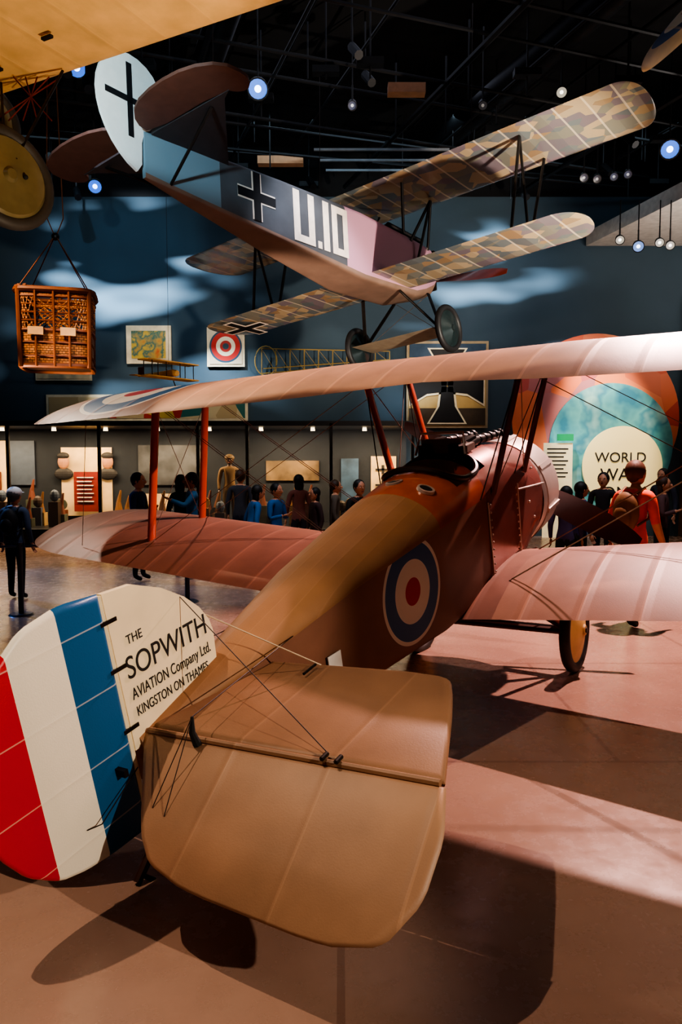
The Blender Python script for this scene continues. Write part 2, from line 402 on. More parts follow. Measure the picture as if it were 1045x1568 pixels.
# propeller
def prop(g,x,R_,ang,mat,tw=1):
    M=Matrix.Rotation(rad(ang),4,'X')
    for s in (1,-1):
        vs=[];fs=[];n=14
        for i in range(n+1):
            t=i/n; r=.05+t*(R_-.05); ch=.045+.085*math.sin(math.pi*min(1,t*.95+.05))**.7*(1 if t<.97 else .7); a=rad(65-45*t)*tw; th=.03*(1-t)+.006
            for u,v in ((-1,0),(-.5,.8),(0,1),(.5,.8),(1,0),(0,-.4)):
                dy=u*ch*math.cos(a)-v*th*math.sin(a); dx=u*ch*math.sin(a)+v*th*math.cos(a)
                vs.append(M@Vector((x+dx,s*dy,s*r)))
        for i in range(n):
            for j in range(6): fs.append((i*6+j,i*6+(j+1)%6,(i+1)*6+(j+1)%6,(i+1)*6+j))
        fs.append(tuple(range(6)));fs.append(tuple(n*6+j for j in range(6)))
        g.add(vs,fs,mat)
    g.lathe([(x+.09,.001),(x+.09,.08),(x-.07,.09),(x-.07,.001)],mat,Matrix.Identity(4),20)
g=G(); propm=simple('mahogany',srgb(125,48,28),.3,coat=.5); prop(g,-.16,1.22,118,simple('dark_mahogany',srgb(60,24,18),.35,coat=.4)); g.obj('propeller',bp)
# tailplane
tailm=fabric('doped_linen_tail',srgb(138,102,76),[],.42,rib_off=.13,ribw=.012,light=.3,rough=.5)
tailm2=fabric('doped_linen_elevator',srgb(154,117,90),[],.42,rib_off=.13,ribw=.012,light=.3,rough=.5)
def plate(outline,z0,thick):
    """soft-edged plate: outline list (x,y) , inset top/bottom"""
    k=len(outline); c=Vector((sum(p[0] for p in outline)/k,sum(p[1] for p in outline)/k,0))
    vs=[];fs=[]
    lv=[(1.0,0),(.985,.7),(.95,1)]
    P=[Vector((p[0],p[1],0)) for p in outline]
    rows=[(sc,h) for sc,h in lv[::-1]]+[(sc,-h) for sc,h in lv[1:]]
    for sc,h in rows:
        for p in P: q=c+(p-c)*sc; vs.append((q.x,q.y,z0+h*thick/2))
    for i in range(len(rows)-1):
        for j in range(k): fs.append((i*k+j,i*k+(j+1)%k,(i+1)*k+(j+1)%k,(i+1)*k+j))
    fs.append(tuple(range(k))[::-1]); fs.append(tuple((len(rows)-1)*k+j for j in range(k)))
    return vs,fs
tp=[(-4.90,0),(-4.3,0.0),(-4.25,-.1),(-4.20,-.5),(-4.16,-.84),(-4.16,-1.05),(-4.30,-1.11),(-4.45,-1.17),(-4.845,-1.31)]
el=[(-.0,-.0),(-.38,-.24),(-.47,-.34),(-.52,-.52),(-.555,-1.10),(-.51,-1.28),(-.36,-1.36),(-.16,-1.365),(-.0,-1.32)]
def rounded(poly,keep):
    out=[]
    k=len(poly)
    for i,p in enumerate(poly):
        if i in keep: out.append(p); continue
        a=Vector(poly[i-1]);b_=Vector(p);c=Vector(poly[(i+1)%k])
        for t in (.25,.5,.75):
            q=(b_+(a-b_)*.35)*(1-t)**2+b_*2*t*(1-t)+(b_+(c-b_)*.35)*t*t; out.append((q.x,q.y))
    return out
dr=rad(31)
for s,nm in ((-1,'starboard'),(1,'port')):
    o=[(x,y if s==-1 else abs(y)) for x,y in rounded(tp,(0,1,8))]
    vs,fs=plate(o,.08,.045); mobj('tailplane_'+nm,vs,fs,tailm,bp,50)
    o=[(x,y if s==-1 else abs(y)) for x,y in rounded(el,(0,8))]
    vs,fs=plate(o,0,.032)
    hz=.08
    vs=[(-4.915+.05*abs(v[1])+v[0]*math.cos(dr)+v[2]*math.sin(dr)*-1-.012, v[1], hz+v[0]*math.sin(dr)+v[2]*math.cos(dr)) for v in vs]
    ob=mobj('elevator_'+nm,vs,fs,tailm2,bp,50)
    g=G()
    ex=lambda c_,y:( -4.925+.05*abs(y)-c_*math.cos(dr), y, hz-c_*math.sin(dr)+.022)
    g.tube([(-4.925,s*.03,hz+.012),(-4.86,s*1.30,hz+.012)],.014,tailm,8)
    hb=ex(.03,s*.30); ht=(hb[0]+.0,hb[1],hb[2]+.12)
    g.tube([hb,(hb[0]-.015,hb[1],hb[2]+.06),ht],[.018,.013,.006],blackm,8); g.tube([ht,ex(.32,s*.32)],.002,dwire,5); g.tube([ht,ex(.30,s*.25)],.002,dwire,5)
    g.tube([ht,(-4.1,s*.2,.17)],.0025,dwire,5)
    g.tube([(-4.6,0,.56),(-4.86,s*.86,.12)],.0022,dwire,5); g.tube([(-4.47,0,.42),(-4.25,s*.45,.12)],.0035,simple('bright_wire',srgb(215,190,160),.4,.3),5)
    g.tube([(-4.95,0,-.25),(-4.86,s*.86,.06)],.003,dwire,5)
    for yy in (.86,.92): g.lathe([(-.025,.001),(-.02,.009),(.02,.009),(.025,.001)],steel,T(-4.88,s*yy,.115),8)
    g.lathe([(-.05,.006),(.05,.006)],steel,T(-4.3,s*.42,.12),6)
    g.obj('tail_rigging_'+nm,bp)
# fin and rudder
finm=simple('cream_fin',CREAM,.45,var=.05)
def stripes(b,col):
    x=b.sep()[0]; col=b.mix(b.math('LESS_THAN',x,-5.225),BLUE,WHT); return b.mix(b.math('LESS_THAN',x,-5.45),col,srgb(205,12,32))
rudm=fabric('striped_rudder',WHT,[],.26,axis=2,ribw=.006,rib_off=.05,extra=stripes,rough=.4,light=.05)
g=G(); fin=[(-5.005,0,.715),(-4.85,0,.70),(-4.70,0,.63),(-4.58,0,.545),(-4.50,0,.465),(-4.455,0,.39),(-4.44,0,.33),(-4.45,0,.2),(-4.45,0,.06),(-5.0,0,.04)]
g.poly(fin,.03,finm,(0,1,0)); g.obj('fin',bp,50)
rud=[(-5.015,.0,.72),(-5.20,.0,.745),(-5.37,0,.72),(-5.50,0,.63),(-5.60,0,.48),(-5.66,0,.3),(-5.67,0,.12),(-5.64,0,.0),(-5.56,0,-.14),(-5.44,0,-.245),(-5.33,0,-.28),(-5.2,0,-.30),(-5.02,0,-.31)]
P=rounded([(p[0],p[2]) for p in rud],(0,12))
vs,fs=plate(P,0,.035); vs=[(v[0],v[2],v[1]) for v in vs]; mobj('rudder',vs,fs,rudm,bp,50)
g=G(); g.tube([(-5.01,0,.71),(-5.01,0,-.3)],.014,finm,8); g.box((-5.12,-.07,.0),(-5.10,.07,.03),steel)
for z in (.6,.40,.14): g.box((-5.04,-.020,z-.008),(-4.96,.020,z+.008),steel)
for s in (1,-1):
    g.tube([(-5.3,s*.02,-.12),(-5.26,s*.06,-.11),(-5.02,s*.03,-.02)],.0025,dwire,5)
g.obj('rudder_fittings',bp)
ink=simple('black_lettering',(.02,.018,.018,1),.6)
for body,x,z,size,wd in (("THE",-4.935,.475,.055,.085),("SOPWITH",-4.965,.335,.135,.475),("AVIATION Company Ltd.",-4.96,.245,.070,.48),("KINGSTON ON THAMES",-4.955,.170,.060,.44)):
    text('lettering_'+body.split()[0].lower(),body,size,Matrix.Translation((x,-.0165,z))@RX,ink,bp,width=wd)
whitem=simple('white_marking',srgb(235,230,220),.6)
g=G(); g.poly([(-3.90,-.245,-.14),(-3.80,-.26,-.14),(-3.80,-.26,-.03),(-3.90,-.245,-.03)],.004,whitem,(0,1,0)); g.obj('serial_marking',bp,None)

# ================================================================ HANGING BIPLANE
MF=airM((1.6601,13.712,4.8753),.668,-.0509,-.1049)
fk=empty('biplane.001',MF)
def lozmat(name,cs):
    b=NB(name)
    v=b.n('ShaderNodeTexVoronoi'); v.inputs['Scale'].default_value=5.2; mp=b.n('ShaderNodeMapping'); mp.inputs['Scale'].default_value=(1,.8,.01); b.l(b.obj,mp.inputs[0]); b.l(mp.outputs[0],v.inputs['Vector'])
    sc=b.n('ShaderNodeSeparateColor'); b.l(v.outputs['Color'],sc.inputs[0])
    col=b.ramp(sc.outputs[0],[(i*.2,c) for i,c in enumerate(cs)],'CONSTANT')
    y=b.math('ADD',b.sep()[1],10); fr=b.math('PINGPONG',y,.19); line=b.math('LESS_THAN',fr,.014)
    col=b.mix(b.math('MULTIPLY',line,.6),col,srgb(215,200,175))
    b.set('Base Color',col).set('Roughness',.22).set('Specular IOR Level',.8); b.bump(fr,.9,.05); return b.m
loz=lozmat('lozenge_camouflage',[srgb(124,122,112),srgb(150,126,98),srgb(106,112,114),srgb(168,150,122),srgb(118,108,114)])
wing('upper_wing_port',fk,stations(0,4.3,-.78,-2.2,lambda y:.98,-1.6,.35,1),loz,.03,.13)
wing('upper_wing_starboard',fk,stations(0,4.22,-.78,-2.2,lambda y:.98,-1.6,.3,-1),loz,.03,.13)
wing('lower_wing_port',fk,stations(0,3.48,-1.35,-2.45,lambda y:-.5,-1.95,.35,1),loz,.03,.13)
wing('lower_wing_starboard',fk,stations(0,3.48,-1.35,-2.45,lambda y:-.5,-1.95,.35,-1),loz,.03,.13)
g=G(); blk=simple('black_marking',(.01,.01,.012,1),.6); cream=simple('cream_marking',srgb(225,210,195),.6)
for a in (0,1):
    for hw,hl,m,dz in ((.11,.46,cream,-.052),(.07,.42,blk,-.056)):
        x0,y0=(-1.9,2.85); u,v=((hl,hw),(hw,hl))[a]
        g.box((x0-u,y0-v,-.5+dz),(x0+u,y0+v,-.5+dz+.003),m)
g.obj('wing_cross',fk,None)
def fkc(b,col):
    x=b.sep()[0]; col=b.mix(b.math('GREATER_THAN',x,-3.0),col,srgb(190,142,160)); return b.mix(b.math('LESS_THAN',x,-5.25),col,srgb(120,140,150))  # mauve nose is paint; pale blue tail is cyan light put into colour
fkm=fabric('grey_fabric_lit_tail',srgb(84,86,90),[],extra=fkc); fkb=fabric('brown_underside',srgb(132,108,94),[])
FS=[(-.42,.30,-.30,.1,.42,3,3),(-.6,.36,-.42,.1,.45,4,3),(-1.2,.38,-.58,.15,.45,12,3),(-2.6,.37,-.64,.25,.42,20,3),(-4.2,.25,-.50,.25,.36,20,3),(-5.6,.11,-.36,.22,.3,20,3),(-6.28,.03,-.29,.15,.25,12,3)]
fus('fuselage',fk,densify(FS,.2),[fkm,fkb],48,None,lambda x,w:1 if w>math.radians(205) and w<math.radians(335) else 0)
def fhw(x):
    for a,c in zip(FS,FS[1:]):
        if c[0]<=x<=a[0]:
            t=(x-a[0])/(c[0]-a[0]); return a[1]+(c[1]-a[1])*t
    return .3
g=G(); wht=simple('white_tail_paint',srgb(225,225,220),.5,var=.04)
def sp(x0,x1,z0,z1,m,off=.006):
    for s in (-1,1): g.add([(x0,s*(fhw(x0)+off),z0),(x1,s*(fhw(x1)+off),z0),(x1,s*(fhw(x1)+off),z1),(x0,s*(fhw(x0)+off),z1)],[(0,1,2,3)],m)
zb,zt=-.43,.27
sp(-4.05,-3.93,zb,zt,cream);sp(-3.93,-3.77,zb,zb+.1,cream);sp(-3.77,-3.65,zb,zt,cream);sp(-3.60,-3.52,zb,zb+.1,cream);sp(-3.48,-3.36,zb,zt,cream)
sp(-3.30,-3.19,zb,zt,cream);sp(-3.19,-3.07,zb,zb+.1,cream);sp(-3.19,-3.07,zt-.1,zt,cream);sp(-3.07,-2.97,zb,zt,cream)
cx,cz,A=-4.68,-.04,.31
sp(cx-A-.0,cx+A,cz-.08,cz+.08,cream,.004);sp(cx-.08,cx+.08,cz-A,cz+A,cream,.005)
sp(cx-A-.0,cx+A,cz-.058,cz+.058,blk,.009);sp(cx-.058,cx+.058,cz-A,cz+A,blk,.010)
g.obj('fuselage_markings',fk,None)
g=G()
fr_=[(-6.30,0,.22),(-6.15,0,.30),(-6.02,0,.55),(-6.02,0,.80),(-6.14,0,.98),(-6.38,0,1.07),(-6.62,0,1.02),(-6.80,0,.85),(-6.88,0,.60),(-6.86,0,.32),(-6.74,0,.05),(-6.55,0,-.16),(-6.32,0,-.28)]
g.poly(smoothpoly(fr_,1),.035,wht,(0,1,0))
g.poly([(-5.1,0,.28),(-6.3,0,.24),(-6.3,0,.6),(-6.1,0,.62)],.03,simple('fin_grey',srgb(90,98,104),.6),(0,1,0))
cx,cz=-6.45,.53
for s in (-1,1):
    g.box((cx-.32,s*.021-.002,cz-.035),(cx+.32,s*.021+.002,cz+.035),blk); g.box((cx-.035,s*.021-.002,cz-.42),(cx+.035,s*.021+.002,cz+.42),blk)
g.obj('rudder',fk,None)
g=G(); stm=simple('stab_dark',srgb(58,54,56),.6); elm=simple('stab_brown',srgb(92,62,52),.6)
for s in (1,-1):
    g.poly([(-5.05,s*.1,.25),(-6.1,s*1.15,.25),(-6.18,s*1.3,.25),(-6.2,s*.05,.25)],.05,stm,(0,0,1))
    e=[(-6.21,s*.05,.25),(-6.21,s*1.25,.25),(-6.05,s*1.36,.25),(-6.06,s*1.50,.25),(-6.22,s*1.60,.25),(-6.52,s*1.55,.25),(-6.70,s*1.25,.25),(-6.74,s*.8,.25),(-6.66,s*.35,.25),(-6.45,s*.1,.25)]
    g.poly(smoothpoly(e,1),.035,elm,(0,0,1))
    g.tube([(-5.95,s*.05,-.28),(-6.1,s*.95,.23)],.018,steel,6)
g.obj('tailplane',fk,None)
g=G(); F=Vector((1,0,0))
for s in (1,-1):
    a=(-1.0,s*2.55,1.0);b_=(-1.85,s*2.55,1.0);c_=(-1.5,s*2.45,-.45);d_=(-2.1,s*2.45,-.45)
    for p,q in ((a,c_),(c_,b_),(b_,d_)): g.tube([p,q],.016,steel,8,F)
    for p,q in (((-1.0,s*.6,1.0),(-.75,s*.34,.3)),((-1.0,s*.6,1.0),(-1.3,s*.36,.3)),((-1.0,s*.6,1.0),(-1.3,s*.36,-.4)),((-1.85,s*.6,1.0),(-1.5,s*.36,.38))): g.tube([p,q],.015,steel,8,F)
    g.tube([(-.8,s*.34,-.45),(-1.15,s*.75,-1.2)],.018,steel,8,F);g.tube([(-1.7,s*.36,-.6),(-1.15,s*.75,-1.2)],.018,steel,8,F)
    M=T(-1.15,s*.88,-1.21)@Matrix.Rotation(rad(90),4,'Z')
    prof=[(math.cos(q)*.05,.33+math.sin(q)*.05) for q in [2*math.pi*i/12 for i in range(12)]]
    g.lathe(prof,simple('black_tyre',(.02,.02,.022,1),.5),M,36,True)
    for sd in (1,-1): g.lathe([(sd*.02,.29),(sd*.08,.05),(sd*.1,.04),(sd*.1,.001)],simple('dark_disc',srgb(48,62,64),.22,.3),M,28)
g.tube([(-.8,-.34,-.45),(-1.15,.7,-1.2)],.004,wirem,5);g.tube([(-.8,.34,-.45),(-1.15,-.7,-1.2)],.004,wirem,5)
g.obj('struts_and_undercarriage',fk)
wing('axle_fairing',fk,[(-.78,-.85,-1.5,-1.24),(.78,-.85,-1.5,-1.24)],simple('axle_fairing_paint',srgb(150,140,122),.5),.02,.12)
g=G(); prop(g,-.2,1.5,-82+180,propm); g.box((-.45,-.28,-.28),(-.41,.28,.4),steel)
for k in range(4): g.tube([(-.9-.2*k,-.06,.45),(-.9-.2*k,-.06,.58)],.04,steel,10)
g.tube([(-.7,-.2,.5),(-1.7,-.2,.5)],.04,steel,8)
g.tube([(-1.6,-.15,.55),(-1.6,.15,.55),(-1.62,.0,.7)],.02,steel,6)
g.obj('propeller_and_engine',fk)
g=G()
for p in ((-1.3,1.5,1.05),(-1.3,-1.5,1.05),(-5.2,0,.3)):
    w=MF@Vector(p); g.tube([w,(w.x,w.y,8.8)],.006,dwire,5)
o=g.obj('suspension_cables',None); o.parent=fk; o.matrix_parent_inverse=MF.inverted()

# ================================================================ PARTIAL AIRCRAFT TOP LEFT
ed=Vector((-2.03,1.07,0)).normalized()
Mx=Matrix.Identity(4); nx=Vector((ed.y,-ed.x,0))
if nx.y<0: nx=-nx
for i in range(3): Mx[i][0]=nx[i];Mx[i][1]=ed[i];Mx[i][2]=(0,0,1)[i];Mx[i][3]=(-.62,5.72,4.95)[i]
a3=empty('biplane.002',Mx)
yel=fabric('clear_doped_linen',srgb(232,190,128),[],.45,light=.05)
wing('wing',a3,[(y,0,-1.7,0) for y in [-2.2+.5*i for i in range(15)]],yel,.04,.08)
g=G()
inv=Mx.inverted()
def L(p): return inv@Vector(p)
for y,x in ((1.55,-.5),(2.3,-.35)): g.box((x-.03,y-.05,-.02),(x,y+.05,.0),blk)
olive=simple('olive_wheel_disc',srgb(112,100,70),.3,coat=.5)
for c,r in (((-2.62,6.1,3.95),.36),((-3.15,6.9,4.75),.3)):
    ax=Vector((.80,-.58,.1)).normalized()
    M=Matrix.Translation(L(c))@(inv.to_3x3()@ax).to_track_quat('X','Z').to_matrix().to_4x4()
    prof=[(math.cos(q)*.05,r+math.sin(q)*.05) for q in [2*math.pi*i/12 for i in range(12)]]
    g.lathe(prof,tyre,M,40,True)
    g.lathe([(.02,r-.03),(.05,r-.06),(.03,r*.5),(.06,.06),(.09,.04),(.09,.001)],olive,M,36)
    g.lathe([(-.02,r-.03),(-.09,.001)],olive,M,36)
    g.sphere(M@Vector((.06,.13,.02)),.02,blackm,8)
P=L((-2.62,6.1,3.95)); 
for q in ((-2.3,6.5,4.95),(-2.9,6.7,4.95)): g.tube([P,L(q)],.012,steel,6)
g.tube([P,L((-4.2,7.2,4.0))],.03,steel,8)
redw=simple('red_tube',srgb(120,40,30),.5)
for i in range(5): g.tube([L((-2.75+.1*i,6.6,4.95)),L((-2.4-.12*i,6.5,4.55))],.006,redw,5)
fus('nacelle',a3,[(x,.45*s_,-.5*s_-.3,-.3,.25*s_-.3,2.2,2.2) for x,s_ in ((-.2,.3),(-.6,.7),(-1.4,1),(-2.6,.9))],yel).location=L((-4.1,6.6,4.6))-Vector((-1.4,0,0))
g.obj('wheels_and_struts',a3)
# top right wing tip
Mx=airM((0,0,0),rad(12),rad(24),rad(-42)); off=Mx@Vector((-.8,3.0,0))
Mx.translation=Vector((3.08,8.0,5.68))-off
a4=empty('biplane.003',Mx)
tipm=fabric('clear_doped_linen_roundel',srgb(226,190,140),[((-.8,2.3),(0,1),[(.52,srgb(40,70,120)),(.36,WHT),(.16,RED)])],.45,light=.05)
wing('wing',a4,stations(-.6,3.0,0,-1.6,lambda y:0,-.8,.7,1),tipm,.04,.08)
g=G(); g.tube([(-.8,1.0,0),Mx.inverted()@((Mx@Vector((-.8,1.0,0)))*1.0+Vector((0,0,1.2)))],.01,dwire,5); g.obj('suspension_cable',a4)

# ================================================================ BASKET
def wicker(name,c0,c1,c2):
    b=NB(name); sx=b.sep(); ang=b.math('MULTIPLY',b.math('ARCTAN2',sx[1],sx[0]),9.); 
    cm=b.n('ShaderNodeCombineXYZ'); b.l(ang,cm.inputs[0]); b.l(b.math('MULTIPLY',sx[2],14.),cm.inputs[1])
    bx=b.n('ShaderNodeTexBrick'); bx.inputs['Scale'].default_value=1; bx.inputs['Mortar Size'].default_value=.06; bx.inputs['Brick Width'].default_value=1.0; bx.inputs['Row Height'].default_value=.5
    b.l(cm.outputs[0],bx.inputs['Vector'])
    b.set('Base Color',b.mix(bx.outputs['Fac'],b.ramp(b.noise(12),[(.3,c0),(.7,c1)]),c2)).set('Roughness',.55); b.bump(bx.outputs['Fac'],-1.,.03); return b.m
wick=wicker('wicker',srgb(165,98,50),srgb(210,142,80),srgb(50,22,8))
bs=empty('balloon_basket',T(-4.42,12,3.18)@Matrix.Rotation(rad(14),4,'Z'))
g=G(); rimm=simple('dark_wicker_rim',srgb(125,66,30),.6,bump=.004)
BX,BY=.53,.44
def ringpts(z,hx,hy,n=32,e=6):
    o=[]
    for i in range(n+1):
        a=2*math.pi*i/n;c=math.cos(a);s=math.sin(a); o.append((hx*(1 if c>0 else -1)*abs(c)**(2/e),hy*(1 if s>0 else -1)*abs(s)**(2/e),z))
    return o
def band(z0,z1,k0,k1,mat):
    A=ringpts(z0,BX*k0,BY*k0)[:-1];B=ringpts(z1,BX*k1,BY*k1)[:-1];n=len(A)
    g.add(A+B,[(i,(i+1)%n,n+(i+1)%n,n+i) for i in range(n)],mat); return A
A=band(.0,.52,.96,1.0,wick); g.add(A,[tuple(range(len(A)))],wick); band(.02,.52,.92,.96,wick)
band(1.02,1.12,1.04,1.05,wick)
for z,k,r in ((.0,.97,.04),(.14,.98,.02),(.34,.99,.02),(.52,1.0,.03),(1.02,1.03,.025),(1.12,1.06,.045)): g.tube(ringpts(z,BX*k,BY*k),r,rimm,7)
n=44; lo=ringpts(.52,BX+.005,BY+.005,n); hi=ringpts(1.02,BX+.02,BY+.02,n)
for i in range(n):
    g.tube([lo[i],hi[(i+3)%n]],.010,wick,5); g.tube([lo[i],hi[(i-3)%n]],.010,wick,5)
for z in (.66,.78,.9): g.tube(ringpts(z,BX+.01,BY+.01),.014,rimm,5)
for i in (4,12,20,28): 
    p=ringpts(0,BX+.02,BY+.02)[i]; q=ringpts(0,BX+.04,BY+.04)[i]
    g.tube([(p[0],p[1],-.03),(q[0],q[1],1.15)],.035,rimm,7); g.tube([(q[0],q[1],1.12),(q[0]*.05,q[1]*.05,2.0)],.009,rimm,5)
for x in (-.26,.0,.22): g.tube([(x,-BY-.02,-.02),(x,-BY-.04,1.12)],.018,rimm,6)
for x in (-.26,.20): g.box((x-.11,-BY-.06,.44),(x+.11,-BY-.035,.56),simple('canvas_pouch',srgb(215,170,120),.7))
g.sphere((0,0,2.02),.06,steel); 
for x in (-.12,.12): g.tube([(0,0,2.0),(x,0,2.3),(x*.3,0,5.5)],.009,rimm,5)
for i in range(12): g.sphere((ringpts(1.16,BX+.02,BY+.02)[i*2]),.035,rimm,6)
g.obj('basket',bs)

# ================================================================ WALL DISPLAYS
WY=17.58
def panel(x0,x1,z0,z1,face,frame=None,y=WY,fw=.06,d=.05):
    g=G(); 
    if frame:
        g.box((x0-fw,y-d,z0-fw),(x1+fw,y,z1+fw),frame); g.box((x0,y-d-.012,z0),(x1,y-d+.001,z1),face)
    else: g.box((x0,y-d,z0),(x1,y,z1),face)
    return g
lightframe=simple('pale_frame',srgb(225,205,170),.6)
b=NB('map_print'); b.set('Base Color',b.ramp(b.noise(2.6,4),[(.35,srgb(215,180,80)),(.47,srgb(200,165,70)),(.52,srgb(60,110,100)),(.6,srgb(190,150,70)),(.7,srgb(200,90,50))])); mapm=b.m
g=panel(-4.78,-4.0,4.08,4.7,mapm,lightframe,fw=.12); g.obj('framed_map',None,None)
b=NB('roundel_print'); b.set('Base Color',rings(b,srgb(215,195,165),(-2.63,4.35),(0,2),[(.37,srgb(50,80,100)),(.33,srgb(200,50,40)),(.22,srgb(240,225,190)),(.13,srgb(190,60,45)),(.07,srgb(60,80,90))])); 
g=panel(-3.0,-2.26,3.95,4.72,b.m,lightframe,fw=.06); g.obj('framed_insignia',None,None)
g=panel(-6.95,-5.75,3.62,3.82,simple('print_b',srgb(215,190,150)),lightframe,fw=.04); g.obj('framed_print',None,None)
b=NB('propaganda_prints'); vv=b.n('ShaderNodeTexVoronoi'); vv.inputs['Scale'].default_value=2.2; b.l(b.obj,vv.inputs[0]); sc=b.n('ShaderNodeSeparateColor'); b.l(vv.outputs['Color'],sc.inputs[0])
b.set('Base Color',b.ramp(sc.outputs[0],[(0,srgb(195,165,120)),(.3,srgb(60,110,100)),(.45,srgb(215,190,145)),(.75,srgb(190,60,40)),(.85,srgb(210,170,80))],'CONSTANT'))
g=panel(-6.7,-2.2,2.72,3.2,b.m,lightframe,fw=.06); g.obj('framed_print.001',None,None)
# airframe skeleton
g=G(); yb=simple('yellow_airframe',srgb(170,140,80),.5)
X0,X1=-1.8,1.1
top=lambda t:4.28-.06*t; bot=lambda t:3.72+.25*t
g.tube([(X0,17.4,top(0)),(X1,17.4,top(1))],.014,yb,5);g.tube([(X0,17.4,bot(0)),(X1,17.4,bot(1))],.014,yb,5);g.tube([(X0+.05,17.3,bot(0)+.1),(X1,17.3,bot(1)+.05)],.012,yb,5)
for i in range(10):
    t=i/9;t2=min(1,(i+1)/9);x=X0+(X1-X0)*t;x2=X0+(X1-X0)*t2
    g.tube([(x,17.4,top(t)),(x,17.4,bot(t))],.012,yb,5)
    if i<9: g.tube([(x,17.4,top(t)),(x2,17.4,bot(t2))],.006,yb,5)
g.tube([(X0+.1+.25*math.cos(a),17.35,4.0+.33*math.sin(a)) for a in [2*math.pi*i/20 for i in range(21)]],.014,yb,5)
g.obj('airframe_skeleton',None,40)
# iron-cross panel
crm=simple('linen_panel',srgb(196,164,106),.7,scale=2,var=.2); g=panel(1.55,3.32,2.55,4.42,crm,simple('panel_edge',srgb(170,150,120),.6),fw=.05)
cx,cz=2.43,3.45; y=WY-.075
g.box((1.56,y+.004,2.56),(3.31,y+.012,2.95),simple('panel_dark',srgb(80,66,50),.7)); g.box((1.56,y+.004,4.1),(3.31,y+.012,4.41),simple('panel_blue',srgb(60,80,100),.7))
def arm(a,m,k,w0,w1,yy):
    c=math.cos(a);s=math.sin(a); pts=[(k*.02,-w0),(k*.55,-w0*1.35),(k,-w1),(k,w1),(k*.55,w0*1.35),(k*.02,w0)]
    g.add([(cx+u*c-v_*s,yy,cz+u*s+v_*c) for u,v_ in pts],[(5,4,3,2,1,0)],m)
wm2=simple('panel_white',srgb(240,225,190),.7)
for a in range(4): arm(a*math.pi/2,wm2,.86,.17,.46,y)
for a in range(4): arm(a*math.pi/2,blk,.83,.13,.40,y-.004)
g.obj('insignia_panel',None,None)
# mural
b=NB('sunset_mural'); vv=b.n('ShaderNodeTexVoronoi'); vv.inputs['Scale'].default_value=1.2; b.l(b.obj,vv.inputs[0]); sc=b.n('ShaderNodeSeparateColor'); b.l(vv.outputs['Color'],sc.inputs[0])
b.set('Base Color',b.ramp(sc.outputs[0],[(0,srgb(225,95,60)),(.35,srgb(240,140,95)),(.6,srgb(205,80,65)),(.8,srgb(190,120,120))])); mur=b.m
b=NB('cloud_mural'); b.set('Base Color',b.ramp(b.noise(1.3,3),[(.3,srgb(60,125,145)),(.48,srgb(110,180,180)),(.56,srgb(80,145,160)),(.7,srgb(160,205,195))])); tealm=b.m
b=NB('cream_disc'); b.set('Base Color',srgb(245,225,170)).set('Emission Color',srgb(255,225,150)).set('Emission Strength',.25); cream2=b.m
g=G()
def disc(cx,cz,r,y,m,d=.03,n=64): g.poly([(cx+r*math.cos(2*math.pi*i/n),y,cz+r*math.sin(2*math.pi*i/n)) for i in range(n)],d,m,(0,1,0))
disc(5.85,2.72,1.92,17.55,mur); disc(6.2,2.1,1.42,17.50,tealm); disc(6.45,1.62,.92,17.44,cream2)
g.obj('exhibition_mural',None,None)
t=empty('exhibition_title')
for i,(s,sz) in enumerate((("WORLD",.32),("WAR",.40),("ONE",.40))): text('title_'+s.lower(),s,sz,T(6.4,17.41,1.72-.42*i)@RX,ink,t,'CENTER')
g=G(); PY=17.3
g.box((4.6,PY-.05,0),(5.25,PY,2.15),simple('text_panel',srgb(225,210,175),.6,emis=srgb(255,225,170),es=.35))
for i in range(8): g.box((4.67,PY-.056,2.0-.09*i),(5.15-.05*(i%3),PY-.05,2.03-.09*i),ink)
g.box((4.9,PY-.1,2.2),(5.25,PY,2.35),simple('exit_sign',srgb(20,110,60),.5,emis=(.05,.8,.3,1),es=.3)); g.obj('text_panel',None,None)
slab('trim_right',(7.85,17.3,0),(8.2,17.6,5.4),simple('brown_trim',srgb(110,80,50),.6))
# ---------------------------------------------------------------- display cases left
cs=empty('display_case',T(0,0,0))
casem=simple('case_frame',srgb(26,28,32),.4); back=simple('case_back',srgb(34,40,48),.8); warmp=simple('warm_panel',srgb(195,165,122),.7,scale=2,var=.35,emis=srgb(255,195,125),es=.2)
g=G(); g.box((-9,17.3,0),(1.48,17.50,2.5),back); g.box((-9,15.4,2.45),(1.48,17.5,2.55),casem); g.box((-9,15.4,0),(1.48,17.4,.35),casem)
for x in (-9,-6.75,-4.9,-2.9,-1.9,-.2,1.45): g.box((x-.03,15.4,.3),(x+.03,15.46,2.5),casem)
b=NB('case_glass'); b.set('Roughness',.03).set('Alpha',.08).set('Base Color',(.8,.9,1,1)); glass=b.m
g.add([(-9,15.43,.35),(1.45,15.43,.35),(1.45,15.43,2.45),(-9,15.43,2.45)],[(0,1,2,3)],glass)
def P2(x0,x1,z0,z1,m,y=17.28): g.box((x0,y-.03,z0),(x1,y,z1),m)
bits=[simple('exhibit_%d'%i,c,.6) for i,c in enumerate((srgb(60,45,35),srgb(120,80,45),srgb(170,140,95),srgb(70,80,95),srgb(110,60,45),srgb(90,95,80)))]
P2(-8.8,-7.6,.5,2.2,warmp); P2(-7.5,-6.95,1.2,2.2,bits[3])
for i in range(5): P2(-8.6+.2*i,-8.5+.2*i,.8+.1*(i%3),1.5+.15*(i%2),bits[i],17.22)
P2(-6.35,-5.2,.5,2.05,warmp)
redp=simple('red_panel',srgb(120,35,30),.7); P2(-6.05,-5.45,.6,1.5,redp,17.22)
